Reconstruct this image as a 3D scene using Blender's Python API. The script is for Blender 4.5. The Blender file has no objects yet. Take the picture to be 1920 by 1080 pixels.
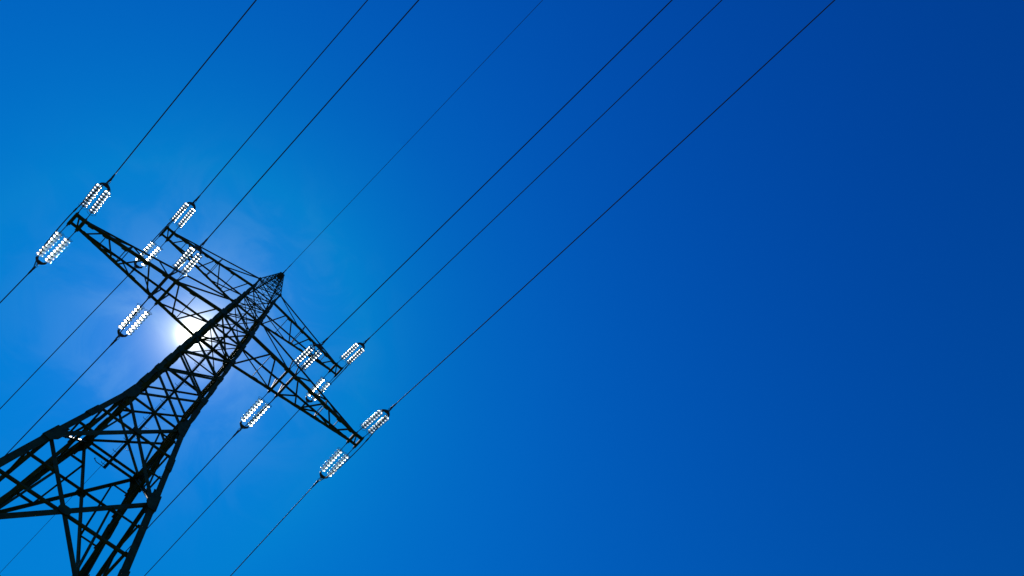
import bpy, bmesh, math, random
from mathutils import Vector, Matrix
random.seed(7)
S = 1.15                     # metres per drawing unit
CZ = -19.2488                # drawing height of the camera
def W(x, y, z): return Vector((x*S, y*S, (z-CZ)*S+1.6))
scene = bpy.context.scene
col = scene.collection

# ------------------------------------------------------------------ camera
RM = ((0.71736034, -0.68064632, -0.14871025), (0.65382956, 0.73142229, -0.19372231), (0.24062637, 0.04173754, 0.96972003))
cam_d = bpy.data.cameras.new('camera'); cam = bpy.data.objects.new('camera', cam_d); col.objects.link(cam)
r, dn, f = (Vector(v) for v in RM)
m = Matrix((r, -dn, -f)).transposed().to_4x4()
m.translation = W(0.0491, -10.4888, CZ)
cam.matrix_world = m
cam_d.sensor_width = 36; cam_d.lens = 1348.6*36/1920; cam_d.clip_end = 6000; cam_d.clip_start = .1
scene.camera = cam

# ------------------------------------------------------------------ sky, sun, exposure
SUN = Vector((-0.03165845, 0.35452076, 0.93451205)).normalized()
elev = math.asin(SUN.z); azim = math.atan2(SUN.x, SUN.y)
scene.view_settings.view_transform = 'Standard'; scene.view_settings.look = 'None'
scene.view_settings.gamma = 1; scene.view_settings.exposure = 0
world = bpy.data.worlds.new('World'); scene.world = world; world.use_nodes = True
nt = world.node_tree; N = nt.nodes; LK = nt.links
for n in list(N): N.remove(n)
out = N.new('ShaderNodeOutputWorld'); bg = N.new('ShaderNodeBackground')
sky = N.new('ShaderNodeTexSky'); sky.sky_type = 'NISHITA'; sky.sun_disc = False
sky.sun_elevation = elev; sky.sun_rotation = azim; sky.altitude = 600; sky.air_density = 1.0; sky.dust_density = 0.3; sky.ozone_density = 2.5
def mth(op, a, b=None, clamp=False):
    n = N.new('ShaderNodeMath'); n.operation = op; n.use_clamp = clamp
    for i, v in enumerate((a, b)):
        if v is None: continue
        if isinstance(v, (int, float)): n.inputs[i].default_value = v
        else: LK.new(v, n.inputs[i])
    return n.outputs[0]
def vmul(a, b, op='MULTIPLY'):
    n = N.new('ShaderNodeVectorMath'); n.operation = op
    for i, v in enumerate((a, b)):
        if isinstance(v, (tuple, Vector)): n.inputs[i].default_value = v
        else: LK.new(v, n.inputs[i])
    return n.outputs[0]
sep = N.new('ShaderNodeSeparateColor'); LK.new(sky.outputs[0], sep.inputs[0])
# thin high cloud round the sun: brightens by forward scattering of the sun's light
tc = N.new('ShaderNodeTexCoord'); dirv = vmul(tc.outputs['Generated'], (1, 1, 1)); nrm = N.new('ShaderNodeVectorMath'); nrm.operation = 'NORMALIZE'; LK.new(dirv, nrm.inputs[0])
dot = N.new('ShaderNodeVectorMath'); dot.operation = 'DOT_PRODUCT'; LK.new(nrm.outputs[0], dot.inputs[0]); dot.inputs[1].default_value = SUN
th = mth('MULTIPLY', mth('SQRT', mth('MAXIMUM', mth('MULTIPLY', mth('SUBTRACT', 1.0, dot.outputs['Value']), 2.0), 0.0)), 57.29578)  # degrees from the sun
# clean, dry air seen through a polarised blue: deepest well away from the sun
pol = N.new('ShaderNodeMapRange'); LK.new(dot.outputs['Value'], pol.inputs[0]); pol.inputs[1].default_value = .44; pol.inputs[2].default_value = .90; pol.inputs[3].default_value = .71; pol.inputs[4].default_value = 1.0
gch = mth('MINIMUM', mth('MULTIPLY', mth('MULTIPLY', mth('POWER', mth('MULTIPLY', sep.outputs[1], .1), 1.9), 28.0), pol.outputs[0]), 2.1)
bch = mth('MULTIPLY', mth('MULTIPLY', sep.outputs[2], 1.46), pol.outputs[0])
rch = mth('MULTIPLY', sep.outputs[0], .004)
bl = N.new('ShaderNodeCombineXYZ'); LK.new(rch, bl.inputs[0]); LK.new(gch, bl.inputs[1]); LK.new(bch, bl.inputs[2]); blue = bl.outputs[0]
ns = N.new('ShaderNodeTexNoise'); LK.new(nrm.outputs[0], ns.inputs['Vector']); ns.inputs['Scale'].default_value = 11; ns.inputs['Detail'].default_value = 9; ns.inputs['Roughness'].default_value = .58; ns.inputs['Distortion'].default_value = .9
mr = N.new('ShaderNodeMapRange'); LK.new(ns.outputs['Fac'], mr.inputs[0]); mr.inputs[1].default_value = .40; mr.inputs[2].default_value = .66; mr.interpolation_type = 'SMOOTHSTEP'
cloud = mth('ADD', mth('MULTIPLY', mr.outputs[0], 0.85), 0.15)
def gauss(w, a):
    q = mth('DIVIDE', th, w)
    return mth('MULTIPLY', mth('POWER', 2.718, mth('MULTIPLY', mth('MULTIPLY', q, q), -1.0)), a)
veil = mth('MULTIPLY', gauss(7.4, .105), cloud)
core = mth('ADD', mth('ADD', gauss(.78, 5.0), gauss(2.0, .66)), gauss(4.2, .15))
cv = N.new('ShaderNodeCombineXYZ'); [LK.new(veil, cv.inputs[i]) for i in range(3)]
cc = N.new('ShaderNodeCombineXYZ'); [LK.new(core, cc.inputs[i]) for i in range(3)]
glow = vmul(vmul(cv.outputs[0], (.78, .98, .48)), vmul(cc.outputs[0], (1.0, .95, .68)), 'ADD')
# Background strength is 0.1, so the cloud light (display units) is multiplied by 10
tot = vmul(blue, vmul(glow, (10, 10, 10)), 'ADD')
LK.new(tot, bg.inputs['Color']); bg.inputs['Strength'].default_value = 0.10
LK.new(bg.outputs[0], out.inputs['Surface'])
sd = bpy.data.lights.new('sun', 'SUN'); sd.energy = 5.0; sd.angle = math.radians(.53); sd.color = (1, .94, .86)
so = bpy.data.objects.new('sun', sd); col.objects.link(so); so.rotation_euler = SUN.to_track_quat('Z', 'Y').to_euler(); so.location = (0, 0, 80)

# ------------------------------------------------------------------ materials
def mat(name, base, rough=.5, metal=0., bump=0., var=0.):
    m = bpy.data.materials.new(name); m.use_nodes = True; t = m.node_tree; b = t.nodes['Principled BSDF']
    b.inputs['Base Color'].default_value = (*base, 1); b.inputs['Roughness'].default_value = rough; b.inputs['Metallic'].default_value = metal
    if var or bump:
        c = t.nodes.new('ShaderNodeTexCoord'); n = t.nodes.new('ShaderNodeTexNoise'); n.inputs['Scale'].default_value = 5; n.inputs['Detail'].default_value = 6
        t.links.new(c.outputs['Object'], n.inputs['Vector'])
        if var:
            rp = t.nodes.new('ShaderNodeValToRGB'); rp.color_ramp.elements[0].position = .35; rp.color_ramp.elements[1].position = .7
            rp.color_ramp.elements[0].color = (*[v*(1-var) for v in base], 1); rp.color_ramp.elements[1].color = (*[v*(1+var) for v in base], 1)
            t.links.new(n.outputs['Fac'], rp.inputs[0]); t.links.new(rp.outputs[0], b.inputs['Base Color'])
        if bump:
            bp = t.nodes.new('ShaderNodeBump'); bp.inputs['Strength'].default_value = bump; bp.inputs['Distance'].default_value = .01
            t.links.new(n.outputs['Fac'], bp.inputs['Height']); t.links.new(bp.outputs[0], b.inputs['Normal'])
    return m
M_STEEL = mat('dark_painted_steel', (.034, .044, .014), .62, 0, .15, .35)
M_STEEL.node_tree.nodes['Principled BSDF'].inputs['Specular IOR Level'].default_value = .06
M_FIT = mat('dark_fitting_steel', (.02, .018, .018), .55, .0, 0, .3)
M_WIRE = mat('weathered_aluminium_cable', (.03, .03, .045), .6, 0)
M_WIRE.node_tree.nodes['Principled BSDF'].inputs['Specular IOR Level'].default_value = .25
M_PLATE = mat('galvanised_bolt', (.2, .2, .2), .3, .8)
M_CONC = mat('concrete', (.32, .31, .29), .9, 0, .3, .2)
M_SIGN = mat('ceramic_cap', (.03, .028, .026), .5, .2)
def glass_mat():
    m = bpy.data.materials.new('backlit_toughened_glass'); m.use_nodes = True; t = m.node_tree
    for n in list(t.nodes): t.nodes.remove(n)
    o = t.nodes.new('ShaderNodeOutputMaterial'); tl = t.nodes.new('ShaderNodeBsdfTranslucent'); tl.inputs[0].default_value = (.78, 1, .90, 1)
    tr = t.nodes.new('ShaderNodeBsdfTransparent'); tr.inputs[0].default_value = (.88, .99, .95, 1)
    gl = t.nodes.new('ShaderNodeBsdfGlossy'); gl.inputs['Roughness'].default_value = .12; gl.inputs['Color'].default_value = (.9, .95, .95, 1)
    rf = t.nodes.new('ShaderNodeBsdfRefraction'); rf.inputs['Roughness'].default_value = .6; rf.inputs['IOR'].default_value = 1.2; rf.inputs['Color'].default_value = (1, .93, .86, 1)
    a0 = t.nodes.new('ShaderNodeMixShader'); a0.inputs[0].default_value = .55; t.links.new(tl.outputs[0], a0.inputs[1]); t.links.new(rf.outputs[0], a0.inputs[2])
    a = t.nodes.new('ShaderNodeMixShader'); a.inputs[0].default_value = .36; t.links.new(a0.outputs[0], a.inputs[1]); t.links.new(tr.outputs[0], a.inputs[2])
    fr = t.nodes.new('ShaderNodeFresnel'); fr.inputs[0].default_value = 1.5
    b = t.nodes.new('ShaderNodeMixShader'); t.links.new(fr.outputs[0], b.inputs[0]); t.links.new(a.outputs[0], b.inputs[1]); t.links.new(gl.outputs[0], b.inputs[2])
    t.links.new(b.outputs[0], o.inputs[0]); return m
M_GLASS = glass_mat()

# ------------------------------------------------------------------ mesh helpers
class MB:
    def __init__(s): s.v = []; s.f = []; s.smooth = False
    def add(s, vs, fs):
        k = len(s.v); s.v += [tuple(v) for v in vs]; s.f += [tuple(i+k for i in q) for q in fs]
    def prism(s, p, q, prof):             # prof: list of (Vector offsets) closed outline
        n = len(prof); vs = [p+o for o in prof]+[q+o for o in prof]
        fs = [(i, (i+1) % n, n+(i+1) % n, n+i) for i in range(n)]+[tuple(range(n-1, -1, -1)), tuple(range(n, 2*n))]
        s.add(vs, fs)
    def angle(s, p, q, w, a, n, t=None):  # steel L section, corner on the line p-q, flanges along a and n
        t = t or w*.16; d = (q-p).normalized(); a = (a-d*a.dot(d)).normalized(); n = n-d*n.dot(d); n = (n-a*n.dot(a)).normalized()
        if a.cross(n).dot(d) < 0: pr = [Vector((0, 0, 0)), n*w, n*w+a*t, a*t+n*t, a*w+n*t, a*w]
        else: pr = [Vector((0, 0, 0)), a*w, a*w+n*t, a*t+n*t, a*t+n*w, n*w]
        s.prism(p, q, pr)
    def member(s, p, q, w, n):            # L section centred on its line, one flange in the face whose inward normal is n
        d = (q-p).normalized(); a = d.cross(n).normalized(); s.angle(p-a*w*.5, q-a*w*.5, w, a, n)
    def box(s, p, q, w, h, n):
        d = (q-p).normalized(); a = d.cross(n).normalized(); b = a.cross(d).normalized()
        s.prism(p, q, [a*w/2+b*h/2, -a*w/2+b*h/2, -a*w/2-b*h/2, a*w/2-b*h/2])
    def plate(s, c, u, v, n, t, pts):     # flat plate: outline pts in (u, v), thickness t along n
        o = [c+u*x+v*y for x, y in pts]; k = len(o)
        s.add([p-n*t/2 for p in o]+[p+n*t/2 for p in o], [tuple(range(k-1, -1, -1)), tuple(range(k, 2*k))]+[(i, (i+1) % k, k+(i+1) % k, k+i) for i in range(k)])
    def tube(s, pts, r, n=8, cap=True):
        k0 = len(s.v); rs = r if isinstance(r, (list, tuple)) else [r]*len(pts); ref = None
        for i, p in enumerate(pts):
            d = (pts[min(i+1, len(pts)-1)]-pts[max(i-1, 0)]).normalized()
            if ref is None: ref = d.orthogonal().normalized()
            a = (ref-d*ref.dot(d)).normalized(); ref = a; b = d.cross(a)
            for j in range(n):
                t = 2*math.pi*j/n; s.v.append(tuple(p+(a*math.cos(t)+b*math.sin(t))*rs[i]))
        for i in range(len(pts)-1):
            for j in range(n):
                a0 = k0+i*n+j; a1 = k0+i*n+(j+1) % n; s.f.append((a0, a1, a1+n, a0+n))
        if cap: s.f.append(tuple(k0+j for j in range(n-1, -1, -1))); s.f.append(tuple(k0+(len(pts)-1)*n+j for j in range(n)))
    def ring(s, c, u, v, R, r, n=20, arc=1.0):
        pts = [c+(u*math.cos(2*math.pi*arc*i/n)+v*math.sin(2*math.pi*arc*i/n))*R for i in range(n+1)]
        s.tube(pts, r, 6, arc < 1)
    def build(s, name, mt, parent=None, smooth=False, origin=None):
        o0 = origin if origin is not None else Vector((0, 0, 0))
        me = bpy.data.meshes.new(name); me.from_pydata([tuple(Vector(v)-o0) for v in s.v], [], s.f); me.update()
        bm = bmesh.new(); bm.from_mesh(me); bmesh.ops.recalc_face_normals(bm, faces=bm.faces); bm.to_mesh(me); bm.free()
        if smooth:
            for p in me.polygons: p.use_smooth = True
        me.materials.append(mt); o = bpy.data.objects.new(name, me); col.objects.link(o)
        o.location = o0
        if parent: 
            o.parent = parent; o.location = o0-PW[parent.name]
        PW[o.name] = o0.copy()
        return o
PW = {}
def empty(name, loc, label, cat, group=None):
    o = bpy.data.objects.new(name, None); col.objects.link(o); o.location = loc; o.empty_display_size = .3
    PW[o.name] = Vector(loc); o['label'] = label; o['category'] = cat
    if group: o['group'] = group
    return o
def tag(o, label, cat, group=None):
    o['label'] = label; o['category'] = cat
    if group: o['group'] = group
    return o

# ------------------------------------------------------------------ ground (outside the frame, under the tower)
mg = bpy.data.materials.new('meadow_grass'); mg.use_nodes = True; t = mg.node_tree; b = t.nodes['Principled BSDF']; b.inputs['Roughness'].default_value = .95
c = t.nodes.new('ShaderNodeTexCoord'); n1 = t.nodes.new('ShaderNodeTexNoise'); n1.inputs['Scale'].default_value = .35; n1.inputs['Detail'].default_value = 8
t.links.new(c.outputs['Object'], n1.inputs['Vector']); rp = t.nodes.new('ShaderNodeValToRGB'); rp.color_ramp.elements[0].color = (.022, .038, .012, 1); rp.color_ramp.elements[1].color = (.05, .06, .022, 1)
t.links.new(n1.outputs['Fac'], rp.inputs[0]); t.links.new(rp.outputs[0], b.inputs['Base Color'])
g = MB(); ng = 24; R0 = 2500
for i in range(ng+1):
    for j in range(ng+1):
        x = (i/ng*2-1); y = (j/ng*2-1); x = x*abs(x)*R0; y = y*abs(y)*R0
        d = math.hypot(x, y); g.v.append((x, y, (math.sin(x*.011)*math.cos(y*.009)*min(d/80, 12)*.5) if d > 60 else 0.0))
for i in range(ng):
    for j in range(ng):
        a = i*(ng+1)+j; g.f.append((a, a+ng+1, a+ng+2, a+1))
go = g.build('ground', mg); go['kind'] = 'structure'

# ------------------------------------------------------------------ the tower
ZG = CZ-1.6/S
A0, AT, B0, BT, ZP = 10.0457, 12.2706, 16.1904, 18.0791, 24.387
TAB = ((ZG, 2.72, 2.72), (-4.0846, 1.25, 1.27), (0, .8509, .9184), (A0, .7598, .7879), (B0, .6502, .6574), (BT, .6762, .6473), (ZP, .10, .10))
def half(z):
    if z <= TAB[0][0]: return TAB[0][1], TAB[0][2]
    for (z0, b0, c0), (z1, b1, c1) in zip(TAB, TAB[1:]):
        if z <= z1:
            k = (z-z0)/(z1-z0); return b0+(b1-b0)*k, c0+(c1-c0)*k
    return TAB[-1][1:]
def corner(sx, sy, z): b, c = half(z); return W(sx*b, sy*c, z)
def lcorner(sx, sy, z):                # outer heel of the leg angle
    k = max(0, min(1, (17-z)/17)); return corner(sx, sy, z)+Vector((sx*(.095 if sx > 0 else .03)*k, sy*.03*k, 0))
tower = empty('transmission_tower', (0, 0, 0), 'tall dark steel lattice tower with two crossarms and pointed peak, silhouetted against the sun', 'pylon')
X, Y, Z = Vector((1, 0, 0)), Vector((0, 1, 0)), Vector((0, 0, 1))
def ff(w): return w*S
LEGW = ((ZG, .17), (-4.08, .148), (0, .130), (A0, .108), (BT, .085))
def legw(z):
    for (z0, a), (z1, b_) in zip(LEGW, LEGW[1:]):
        if z <= z1: return a+(b_-a)*max(0, (z-z0))/(z1-z0)
    return LEGW[-1][1]
LEV = [ZG, -15.2, -8.8, -4.0846, 0, 2.2, 4.3, 6.25, 8.2, A0, AT, 14.2, B0, BT]
for sx in (-1, 1):
    for sy in (-1, 1):
        mb = MB(); br = sorted(set(LEV))
        for z0, z1 in zip(br, br[1:]):
            w = ff(legw((z0+z1)/2)); p, q = lcorner(sx, sy, z0), lcorner(sx, sy, z1)
            mb.angle(p, q, w, -X*sx, -Y*sy, w*.13)
        leg = mb.build('leg', M_STEEL, tower)
        # concrete footing
        pl = MB()
        pz = corner(sx, sy, ZG); pl.prism(Vector((pz.x, pz.y, -.3)), Vector((pz.x, pz.y, .35)), [Vector((math.cos(a)*.6, math.sin(a)*.6, 0)) for a in [k*math.pi/8 for k in range(16)]])
        pl.build('footing', M_CONC, leg)
        # bolted splice covers and node gussets, on both outer flanges
        for z in LEV[1:]:
            big = {0: 1.5, -4.0846: 1.2, A0: 1.15, B0: .9, -8.8: 1.2}.get(z, .62)
            w = ff(legw(z)); h = .30*S*big; d = (lcorner(sx, sy, z+.5)-lcorner(sx, sy, z-.5)).normalized(); p = lcorner(sx, sy, z)
            gp = MB()
            for (u, n) in ((-X*sx, Y*sy), (-Y*sy, X*sx)):
                c0 = p+n*.012
                ww = w*1.25 if big <= 1 else w*(1.2+.40*big)
                if z > B0: ww = w*1.15
                gp.plate(c0, u, d, n, .018, [(-.03, -h*.9), (w*1.05, -h), (ww, -h*.42), (ww, h*.42), (w*1.05, h), (-.03, h*.9)])
                gp.plate(p-n*(w*.13+.012)+u*w*.1, u, d, n, .016, [(0, -h*1.5), (w*1.1, -h*1.5), (w*1.1, h*1.5), (0, h*1.5)])
            gp.build('gusset_plate', M_STEEL, leg)
        # splice covers part-way (the stepped silhouette of the legs)
        for z in (1.1, 3.2, 5.3, 7.3, 9.2, 11.1, 13.2, 15.2, -2.2, -7):
            w = ff(legw(z)); d = (lcorner(sx, sy, z+.5)-lcorner(sx, sy, z-.5)).normalized(); p = lcorner(sx, sy, z)
            sp = MB()
            for (u, n) in ((-X*sx, Y*sy), (-Y*sy, X*sx)):
                sp.plate(p+n*.011+u*w*.5, u, d, n, .016, [(-w*.62, -.3*S), (w*.62, -.3*S), (w*.62, .24*S), (w*.45, .34*S), (-w*.62, .34*S)])
            sp.build('splice_plate', M_STEEL, leg)
FACES = ((X, Y, lambda u, z: corner(u, -1, z), 'near'), (X, -Y, lambda u, z: corner(u, 1, z), 'far'), (Y, X, lambda u, z: corner(-1, u, z), 'left'), (Y, -X, lambda u, z: corner(1, u, z), 'right'))
for fi, (U, NI, fn, nm) in enumerate(FACES):
    for z0, z1 in zip(LEV, LEV[1:]):
        big = z1 <= 0
        w = ff(.088 if big else (.082 if z1 <= 6.3 else .075 if z1 <= A0 else .058))
        a, b_, c_, d_ = fn(-1, z0), fn(1, z0), fn(-1, z1), fn(1, z1)
        mb = MB(); off = NI*.02
        mb.member(a+off, d_+off, w*(.8 if big else .62), NI); mb.member(b_+off+NI*w*.17, c_+off+NI*w*.17, w, NI)
        wt = (b_-a).length/((b_-a).length+(d_-c_).length); ctr = a.lerp(d_, wt)
        g_ = w*.62 if not big else w*1.45
        dz = (c_+d_-a-b_).normalized(); mb.plate(ctr+off-NI*.012, U, dz, NI, .014, [(-g_, -g_*.5), (-g_*.5, -g_), (g_*.5, -g_), (g_, -g_*.5), (g_, g_*.5), (g_*.5, g_), (-g_*.5, g_), (-g_, g_*.5)])
        brace = mb.build('cross_brace', M_STEEL, tower)
        # horizontals and secondary members
        if z1 in (0, 8.2, A0, AT, 14.2, B0, BT) or (z1 == 6.25 and fi > 0):
            hz = MB(); wh = ff(.042 if z1 in (8.2, 14.2) else (.05 if z1 == 0 else .075) if z1 <= A0 else .055)
            o2 = off+NI*w*.4
            hz.member(c_+o2, d_+o2, wh, NI)
            if z1 == A0 and fi < 2: hz.member(c_+o2-Z*.0+Z*wh*1.2, d_+o2+Z*wh*1.2, wh*1.1, NI)
            if z1 == 0 and fi == 1:
                h2 = MB(); h2.member(fn(-1, -.22)+o2, fn(1, -.22)+o2, wh, NI); h2.build('horizontal_brace', M_STEEL, tower)
            hz.build('horizontal_brace', M_STEEL, tower)
        if big:
            zc = z0+(z1-z0)*wt; ws = ff(.045); o3 = off+NI*w*.45
            def sm(p, q, w_, n_, nme='secondary_brace'): mb_ = MB(); mb_.member(p, q, w_, n_); mb_.build(nme, M_STEEL, brace)
            sm(fn(-1, zc)+o3, fn(1, zc)+o3, ff(.05), NI)
            for u in (-1, 1):
                for (za, zb, far_p) in ((z0, zc, fn(u, z0)), (z1, zc, fn(u, z1))):
                    mid = far_p.lerp(ctr, .5); zl = (za+zb)/2
                    sm(fn(u, zl)+o3, mid+o3, ws, NI)
                    sm(fn(u, zc).lerp(ctr, .5)+o3, mid+o3, ws, NI)
# plan bracing
for z, w in ((-15.2, .085), (A0, .07), (B0, .05), (AT, .04), (8.2, .04), (14.2, .035)):
    mb = MB(); w = ff(w)
    mb.member(corner(-1, -1, z)-Z*.05, corner(1, 1, z)-Z*.05, w, Z); mb.member(corner(-1, 1, z)-Z*.05-Z*w*.3, corner(1, -1, z)-Z*.05-Z*w*.3, w, Z)
    if z < 0:
        b, c = half(z); mb.member(W(-b, 0, z)-Z*.12, W(b, 0, z)-Z*.12, w*.9, Z)
        g_ = .26*S; k = W(0, 0, z)-Z*.02; mb.plate(k, X, Y, Z, .016, [(-g_, -g_*.5), (-g_*.5, -g_), (g_*.5, -g_), (g_, -g_*.5), (g_, g_*.5), (g_*.5, g_), (-g_*.5, g_), (-g_, g_*.5)])
    mb.build('plan_brace', M_STEEL, tower)
# earth-wire peak
pk = MB(); PL = [BT, 19.45, 20.6, 21.6, 22.45, 23.15, 23.7]
for sx in (-1, 1):
    for sy in (-1, 1): pk.angle(corner(sx, sy, BT), corner(sx, sy, 23.9), ff(.06), -X*sx, -Y*sy)
for (U, NI, fn, nm) in FACES:
    for z0, z1 in zip(PL, PL[1:]):
        pk.member(fn(-1, z0)+NI*.02, fn(1, z1)+NI*.02, ff(.026), NI); pk.member(fn(1, z0)+NI*.035, fn(-1, z1)+NI*.035, ff(.026), NI)
        pk.member(fn(-1, z1)+NI*.05, fn(1, z1)+NI*.05, ff(.026), NI)
peak = pk.build('earth_wire_peak', M_STEEL, tower)
cp = MB(); zt = W(0, 0, 23.6); h_ = .15*S
cp.prism(zt, zt+Z*.42, [Vector((x*h_, y*h_, 0)) for x, y in ((-1, -1), (1, -1), (1, 1), (-1, 1))])
cp.plate(zt+Z*.44, X, Y, Z, .03, [(-.15, -.2), (-.2, -.12), (-.2, .12), (-.15, .2), (.15, .2), (.2, .12), (.2, -.12), (.15, -.2)])
cp.box(zt+Z*.2-Y*.36, zt+Z*.2+Y*.36, .1, .06, Z)
cp.build('peak_cap', M_STEEL, peak)
# climbing rail on the far face with step bolts
b, c = half(0)
rl = MB(); p0 = W(0, half(-.6)[1]-.12, -.6); p1 = W(0, half(AT)[1]-.12, AT); p2 = W(0, half(BT)[1]-.12, BT)
rl.member(p0, p1, ff(.082), -Y); rl.member(p1, p2, ff(.06), -Y)
rail = rl.build('climbing_rail', M_STEEL, tower)
nb = 34
for k in range(nb):
    p = p0.lerp(p1, (k+.4)/nb*1.0); sgn = 1 if k % 2 else -1
    bb = MB(); e = p+X*sgn*.21; bb.tube([p, p+X*sgn*.17, p+X*sgn*.19-Y*.035], .0085, 5)
    bb.build('step_bolt', M_FIT, rail)
# maintenance hook at the rail's lower end
hk = MB(); pe = p0+Z*.05
hk.tube([pe, pe-X*.28, pe-X*.36-Y*.02+Z*.03, pe-X*.40+Z*.10, pe-X*.37+Z*.14], .012, 6)
hk.build('hook', M_FIT, rail)

# crossarms -----------------------------------------------------------
ARMS = {}
def crossarm(s, z, zt, L, L2, tt, cfg):
    """s: side; bottom chords run from the tip to the body at z, top chords rise to the body at zt"""
    b, c = half(z); bt, ct = half(zt)
    def wid(x): return tt if x >= L2 else tt+(c-tt)*(L2-x)/(L2-b)
    def bo(x, side): return W(s*x, side*wid(x), z)
    def tz(x): k = min(1, max(0, (L2-x)/(L2-bt))); return z+.06+(zt-z-.06)*k
    def to(x, side):
        k = min(1, max(0, (L2-x)/(L2-bt))); return W(s*x, side*(tt+(ct-tt)*k), tz(x))
    root = MB(); k = 1.0 if z < 12 else .86
    # bottom chords as the body of the arm
    for side in (-1, 1):
        wc = ff(cfg['chord'])
        root.angle(bo(L, side), bo(L2, side), wc, -Y*side, Z); root.angle(bo(L2, side), bo(b, side), wc, -Y*side, Z)
        for xg in cfg['gus']:
            p = bo(xg, side)-Z*.012; u = (bo(b, side)-bo(L2, side)).normalized(); v = Y*(-side)
            gl = ff(.24)*k; root.plate(p+v*wc*.5, u, v, Z, .014, [(-gl, -wc*.49), (gl, -wc*.49), (gl*.4, wc*.78), (-gl*.4, wc*.78)])
    arm = root.build('crossarm', M_STEEL, tower)
    for side in (-1, 1):
        tcb = MB(); wt_ = ff(.075*k); tcb.angle(to(L2-.02, side), to(bt, side), wt_, -Y*side, -Z)
        tcb.build('top_chord', M_STEEL, arm)
    # cross beams at the tip and at the conductor attachment points
    for x, w in cfg['beams']:
        m_ = MB(); ext = .05; a, b2 = bo(x, -1), bo(x, 1); d = (b2-a).normalized()
        m_.box(a-d*ext-Z*w*.35, b2+d*ext-Z*w*.35, w, w*.7, Z); m_.build('cross_beam', M_STEEL, arm)
    wl = ff(.062*k); wth = ff(.034*k)
    def one(name, p, q, w, n): mb = MB(); mb.member(p, q, w, n); return mb.build(name, M_STEEL, arm)
    for (x0, s0, x1, s1) in cfg['zig']: one('lattice_brace', bo(x0, -s*s0)+Z*.03, bo(x1, -s*s1)+Z*.03, wl, Z)
    for x in cfg['thin']:
        one('thin_strut', bo(x, -1)+Z*.045, bo(x, 1)+Z*.045, wth, Z)
        if 2.5 < x < L2*.85: one('thin_strut', to(x, -1)-Z*.03, to(x, 1)-Z*.03, wth, -Z)
    for side in (-1, 1):
        NI = -Y*side
        for (x0, x1) in cfg['side']: one('side_brace', bo(x0, side)+NI*.02, to(x1, side)+NI*.02, wl*.85, NI)
        for x in cfg['vert']: one('side_brace', bo(x, side)+NI*.03, to(x, side)+NI*.03, ff(.05*k), NI)
    return bo
bA = half(A0)[0]; bB = half(B0)[0]; LA2, LB, LB2, tA, tB, XI, XJ = 6.6412, 5.2437, 4.8809, .2359, .2429, 2.7682, 3.1146
cfgA = dict(chord=.115, gus=[6.35, 5.74, 4.95, 4.06, 3.2, 2.72, 2.0], beams=[(7.0, ff(.11)), (LA2, ff(.12)), (XJ, ff(.11)), (XI, ff(.11))],
    zig=[(6.92, -1, 6.70, 1), (6.42, 1, 5.82, -1), (5.70, -1, 5.03, 1), (4.84, 1, 4.12, -1), (3.98, -1, 3.28, 1), (2.66, -1, 2.02, 1), (1.86, 1, .9, -1)],
    thin=[5.74, 4.9, 1.86], tops=True, side=[(4.1, 4.9), (XI, bA), (5.74, 4.95), (XJ, 3.9)], vert=[4.9, XJ, XI], topz=[])
cfgB = dict(chord=.10, gus=[4.7, 4.2, 3.1, 2.56, 1.7], beams=[(LB, ff(.10)), (LB2, ff(.11))],
    zig=[(LB-.03, -1, LB2+.02, 1), (4.68, 1, 4.25, -1), (4.15, -1, 3.2, 1), (3.1, 1, 2.68, -1), (2.48, -1, 1.78, 1), (1.5, 1, .84, -1)],
    thin=[4.18, 2.56, 1.64], tops=True, side=[(3.3, 4.0), (2.3, .68)], vert=[2.56], topz=[])
for s in (-1, 1):
    crossarm(s, A0, AT, 7.0, LA2, tA, cfgA); crossarm(s, B0, BT, LB, LB2, tB, cfgB)
bA_, cA_ = half(A0)
def widA(x): return tA+(cA_-tA)*(LA2-x)/(LA2-bA_)

# ------------------------------------------------------------------ insulator sets
def glass_disc_mesh():
    mb = MB(); R = .150; prof = [(.036, -.034), (.066, -.036), (.098, -.026), (.128, -.006), (.145, .022), (R, .052), (.143, .066), (.128, .062), (.104, .040)]
    n = 22
    for (r_, z_) in prof:
        for j in range(n): a = 2*math.pi*j/n; mb.v.append((r_*math.cos(a), r_*math.sin(a), z_))
    for i in range(len(prof)-1):
        for j in range(n): mb.f.append((i*n+j, i*n+(j+1) % n, (i+1)*n+(j+1) % n, (i+1)*n+j))
    me = bpy.data.meshes.new('glass_disc'); me.from_pydata(mb.v, [], mb.f); me.update()
    for p in me.polygons: p.use_smooth = True
    me.materials.append(M_GLASS); return me
DISC = glass_disc_mesh()
def udir(side, az, sl): return Vector((math.sin(az), side*math.cos(az), -sl)).normalized()
U_STR = {-1: udir(-1, .0230, .325), 1: udir(1, -.0062, .080)}
U_W = {-1: (.0193, .285, .0011), 1: (-.0180, .0975, .0006)}
STRING_D0, PITCH, ND = .48*S, .168, 8
CLAMPS = {}
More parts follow.
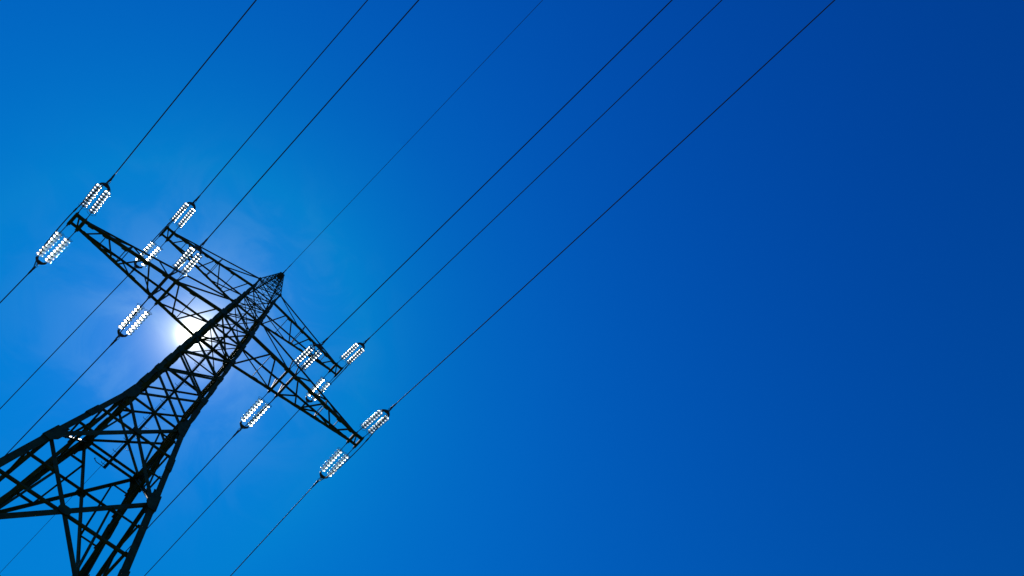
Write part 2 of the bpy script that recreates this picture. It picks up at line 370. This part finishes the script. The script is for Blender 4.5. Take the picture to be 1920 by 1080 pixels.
def insulator_set(key, xs, y, z, side, label):
    u = U_STR[side]; xm = sum(xs)/2; base = W(xm, y, z)
    root = empty('insulator_assembly', base, label, 'insulator', 'glass insulator sets pulling the conductors tight')
    rot = u.to_track_quat('Z', 'Y')
    ends = []
    for x in xs:
        a = W(x, y+side*.03, z)-Z*.07; e = a+u*(STRING_D0+PITCH*ND+.05); ends.append(e)
        st = MB(); st.tube([a, a+u*(STRING_D0-.08)], .017, 8)
        st.tube([a+u*.0, a+u*.10], .035, 8)
        d0 = a+u*(STRING_D0-.12)
        st.tube([a+u*(STRING_D0-.12), a+u*(STRING_D0+PITCH*ND+.05)], .012, 8)
        for k in range(ND):
            q = a+u*(STRING_D0+PITCH*k); st.tube([q-u*.052, q-u*.045, q-u*.008, q+u*.004], [.022, .042, .046, .03], 10)
            st.tube([q+u*.03, q+u*.08], .016, 8)
        so_ = st.build('insulator_string', M_FIT, root, origin=a)
        for k in range(ND):
            d = bpy.data.objects.new('glass_disc', DISC); col.objects.link(d); d.parent = so_
            d.location = a+u*(STRING_D0+PITCH*k)-a; d.rotation_mode = 'QUATERNION'; d.rotation_quaternion = rot
        # arcing rings at both ends of the string
        sidev = u.cross(Z).normalized(); upv = sidev.cross(u).normalized()
        rg = MB(); cR = a+u*(STRING_D0-.05); rg.ring(cR, sidev, upv, .185, .0075, 22, .94); rg.tube([cR, cR+sidev*.185], .007, 5)
        rg.build('arcing_ring', M_FIT, root)
    sidev = (ends[1]-ends[0]).normalized(); mid = (ends[0]+ends[1])/2
    yp = MB(); hw = (ends[1]-ends[0]).length/2; nn = sidev.cross(u).normalized()
    outl = [(-hw-.03, -.05), (-hw-.03, .03), (-hw*.72, .12), (-.07, .17), (.07, .17), (hw*.72, .12), (hw+.03, .03), (hw+.03, -.05), (hw-.05, -.03), (hw*.6, .045), (-hw*.6, .045), (-hw+.05, -.03)]
    # curved yoke band with thickness along the plate normal
    yp.plate(mid, sidev, u, nn, .10, outl)
    yp.build('yoke_plate', M_FIT, root)
    ap = MB(); apts = []
    for k in range(15):
        t_ = -1+2*k/14; apts.append(mid+sidev*(hw+.07)*math.sin(t_*1.5)+u*(.12*math.cos(t_*1.5)-.12)-nn*.12)
    ap.tube(apts, .009, 6); ap.build('arcing_horn', M_FIT, root)
    # dead-end clamp: link, tapering clamp body
    az, sl, kk = U_W[side]; uw = udir(side, az, (sl+.0)); c0 = mid+u*.15; c1 = c0+uw*.72
    cl = MB(); cl.tube([c0, c0+uw*.10, c0+uw*.12, c0+uw*.22], [.022, .022, .014, .014], 8)
    cl.tube([c0+uw*.20, c0+uw*.24, c0+uw*.34, c0+uw*.36, c0+uw*.50, c0+uw*.70], [.02, .045, .052, .038, .042, .02], 10)
    cl.tube([c0+uw*.02+sidev*.03, c0+uw*.16+sidev*.06, c0+uw*.32+sidev*.03], .011, 6)
    cl.tube([c0+uw*.02-sidev*.03, c0+uw*.16-sidev*.06, c0+uw*.32-sidev*.03], .011, 6)
    for k in range(3):
        q = c0+uw*(.3+.07*k); cl.tube([q-nn*.075, q+nn*.075], .010, 6)
    cl.build('dead_end_clamp', M_FIT, root)
    CLAMPS[key] = (c0, c1, uw)
SP = {'outer': ((LA2, 7.0), tA, A0), 'upper': ((LB2, LB), tB, B0), 'inner': ((XI, XJ), None, A0)}
names = {('outer', -1): 'left tip of the lower crossarm', ('outer', 1): 'right tip of the lower crossarm', ('upper', -1): 'left tip of the upper crossarm',
         ('upper', 1): 'right tip of the upper crossarm', ('inner', -1): 'middle of the left lower crossarm', ('inner', 1): 'middle of the right lower crossarm'}
for kind in ('outer', 'upper', 'inner'):
    for s in (-1, 1):
        for side in (-1, 1):
            xs, yy, z = SP[kind]; yy = yy if yy else widA(sum(xs)/2)
            lab = 'double glass insulator %s, %s the %s' % (*(('glowing white', 'above') if side < 0 else ('with greenish discs', 'below')), names[(kind, s)])
            insulator_set((kind, s, side), tuple(sorted(s*x for x in xs)), side*yy, z, side, lab)

# ------------------------------------------------------------------ conductors
def wire_pts(p0, side, n=40, LEN=110, da=0.):
    az, sl, kk = U_W[side]; az += da; h = Vector((math.sin(az), side*math.cos(az), 0)); pts = []
    for i in range(n+1):
        d = LEN*(i/n)**1.6; pts.append(p0+h*d+Z*(-sl*d+kk/S*d*d))
    return pts
for (kind, s, side), (c0, c1, uw) in CLAMPS.items():
    mb = MB(); mb.tube(wire_pts(c0+uw*.6, side, da=(-s*.008 if kind == 'outer' and side < 0 else 0)), .0225, 10)
    o = mb.build('power_line', M_WIRE, origin=c0)
    tag(o, 'dark cable leading %s from the %s' % ('to the upper right' if side < 0 else 'to the lower left', names[(kind, s)]), 'cable', 'power line conductors')
    for p in o.data.polygons: p.use_smooth = True
for s in (-1, 1):
    for kind in ('outer', 'upper', 'inner'):
        a, _, ua = CLAMPS[(kind, s, -1)]; b2, _, ub = CLAMPS[(kind, s, 1)]
        a = a+ua*.28-Z*.04; b2 = b2+ub*.28-Z*.04
        sg = .82*S; ox = s*{'outer': .05, 'upper': .1, 'inner': .05}[kind]
        pts = []
        for i in range(29):
            t_ = i/28; k = (1-abs(2*t_-1)**2.3); pts.append(a.lerp(b2, t_)-Z*sg*k+X*ox*k)
        mb = MB(); mb.tube(pts, .0225, 8); o = mb.build('jumper_cable', M_WIRE, smooth=True, origin=a)
        sl_ = MB()
        for t_ in (9, 19):
            d = (pts[t_+1]-pts[t_]).normalized(); sl_.tube([pts[t_]-d*.12, pts[t_]-d*.08, pts[t_]+d*.08, pts[t_]+d*.12], [.02, .034, .034, .02], 8)
        sl_.build('sleeve', M_FIT, o)
        tag(o, 'sagging jumper loop under the %s' % names[(kind, s)], 'cable', 'jumper loops under the crossarms')
pt = W(0, 0, 23.82)
for side in (-1, 1):
    az, sl, kk = U_W[side]; p0 = pt+Y*side*.38
    mb = MB(); mb.tube(wire_pts(p0+udir(side, az, sl)*.1, side), .0135, 6); o = mb.build('earth_wire', M_WIRE, origin=p0)
    ff_ = udir(side, az, sl); c_ = MB(); c_.tube([p0-ff_*.05, p0+ff_*.2, p0+ff_*.24, p0+ff_*.5, p0+ff_*.54, p0+ff_*.95], [.03, .035, .02, .02, .03, .016], 8); c_.build('wire_clamp', M_FIT, o)
    tag(o, 'thin earth wire running from the tower peak to the %s' % ('upper right' if side < 0 else 'lower left, behind the legs'), 'cable', 'earth wires')
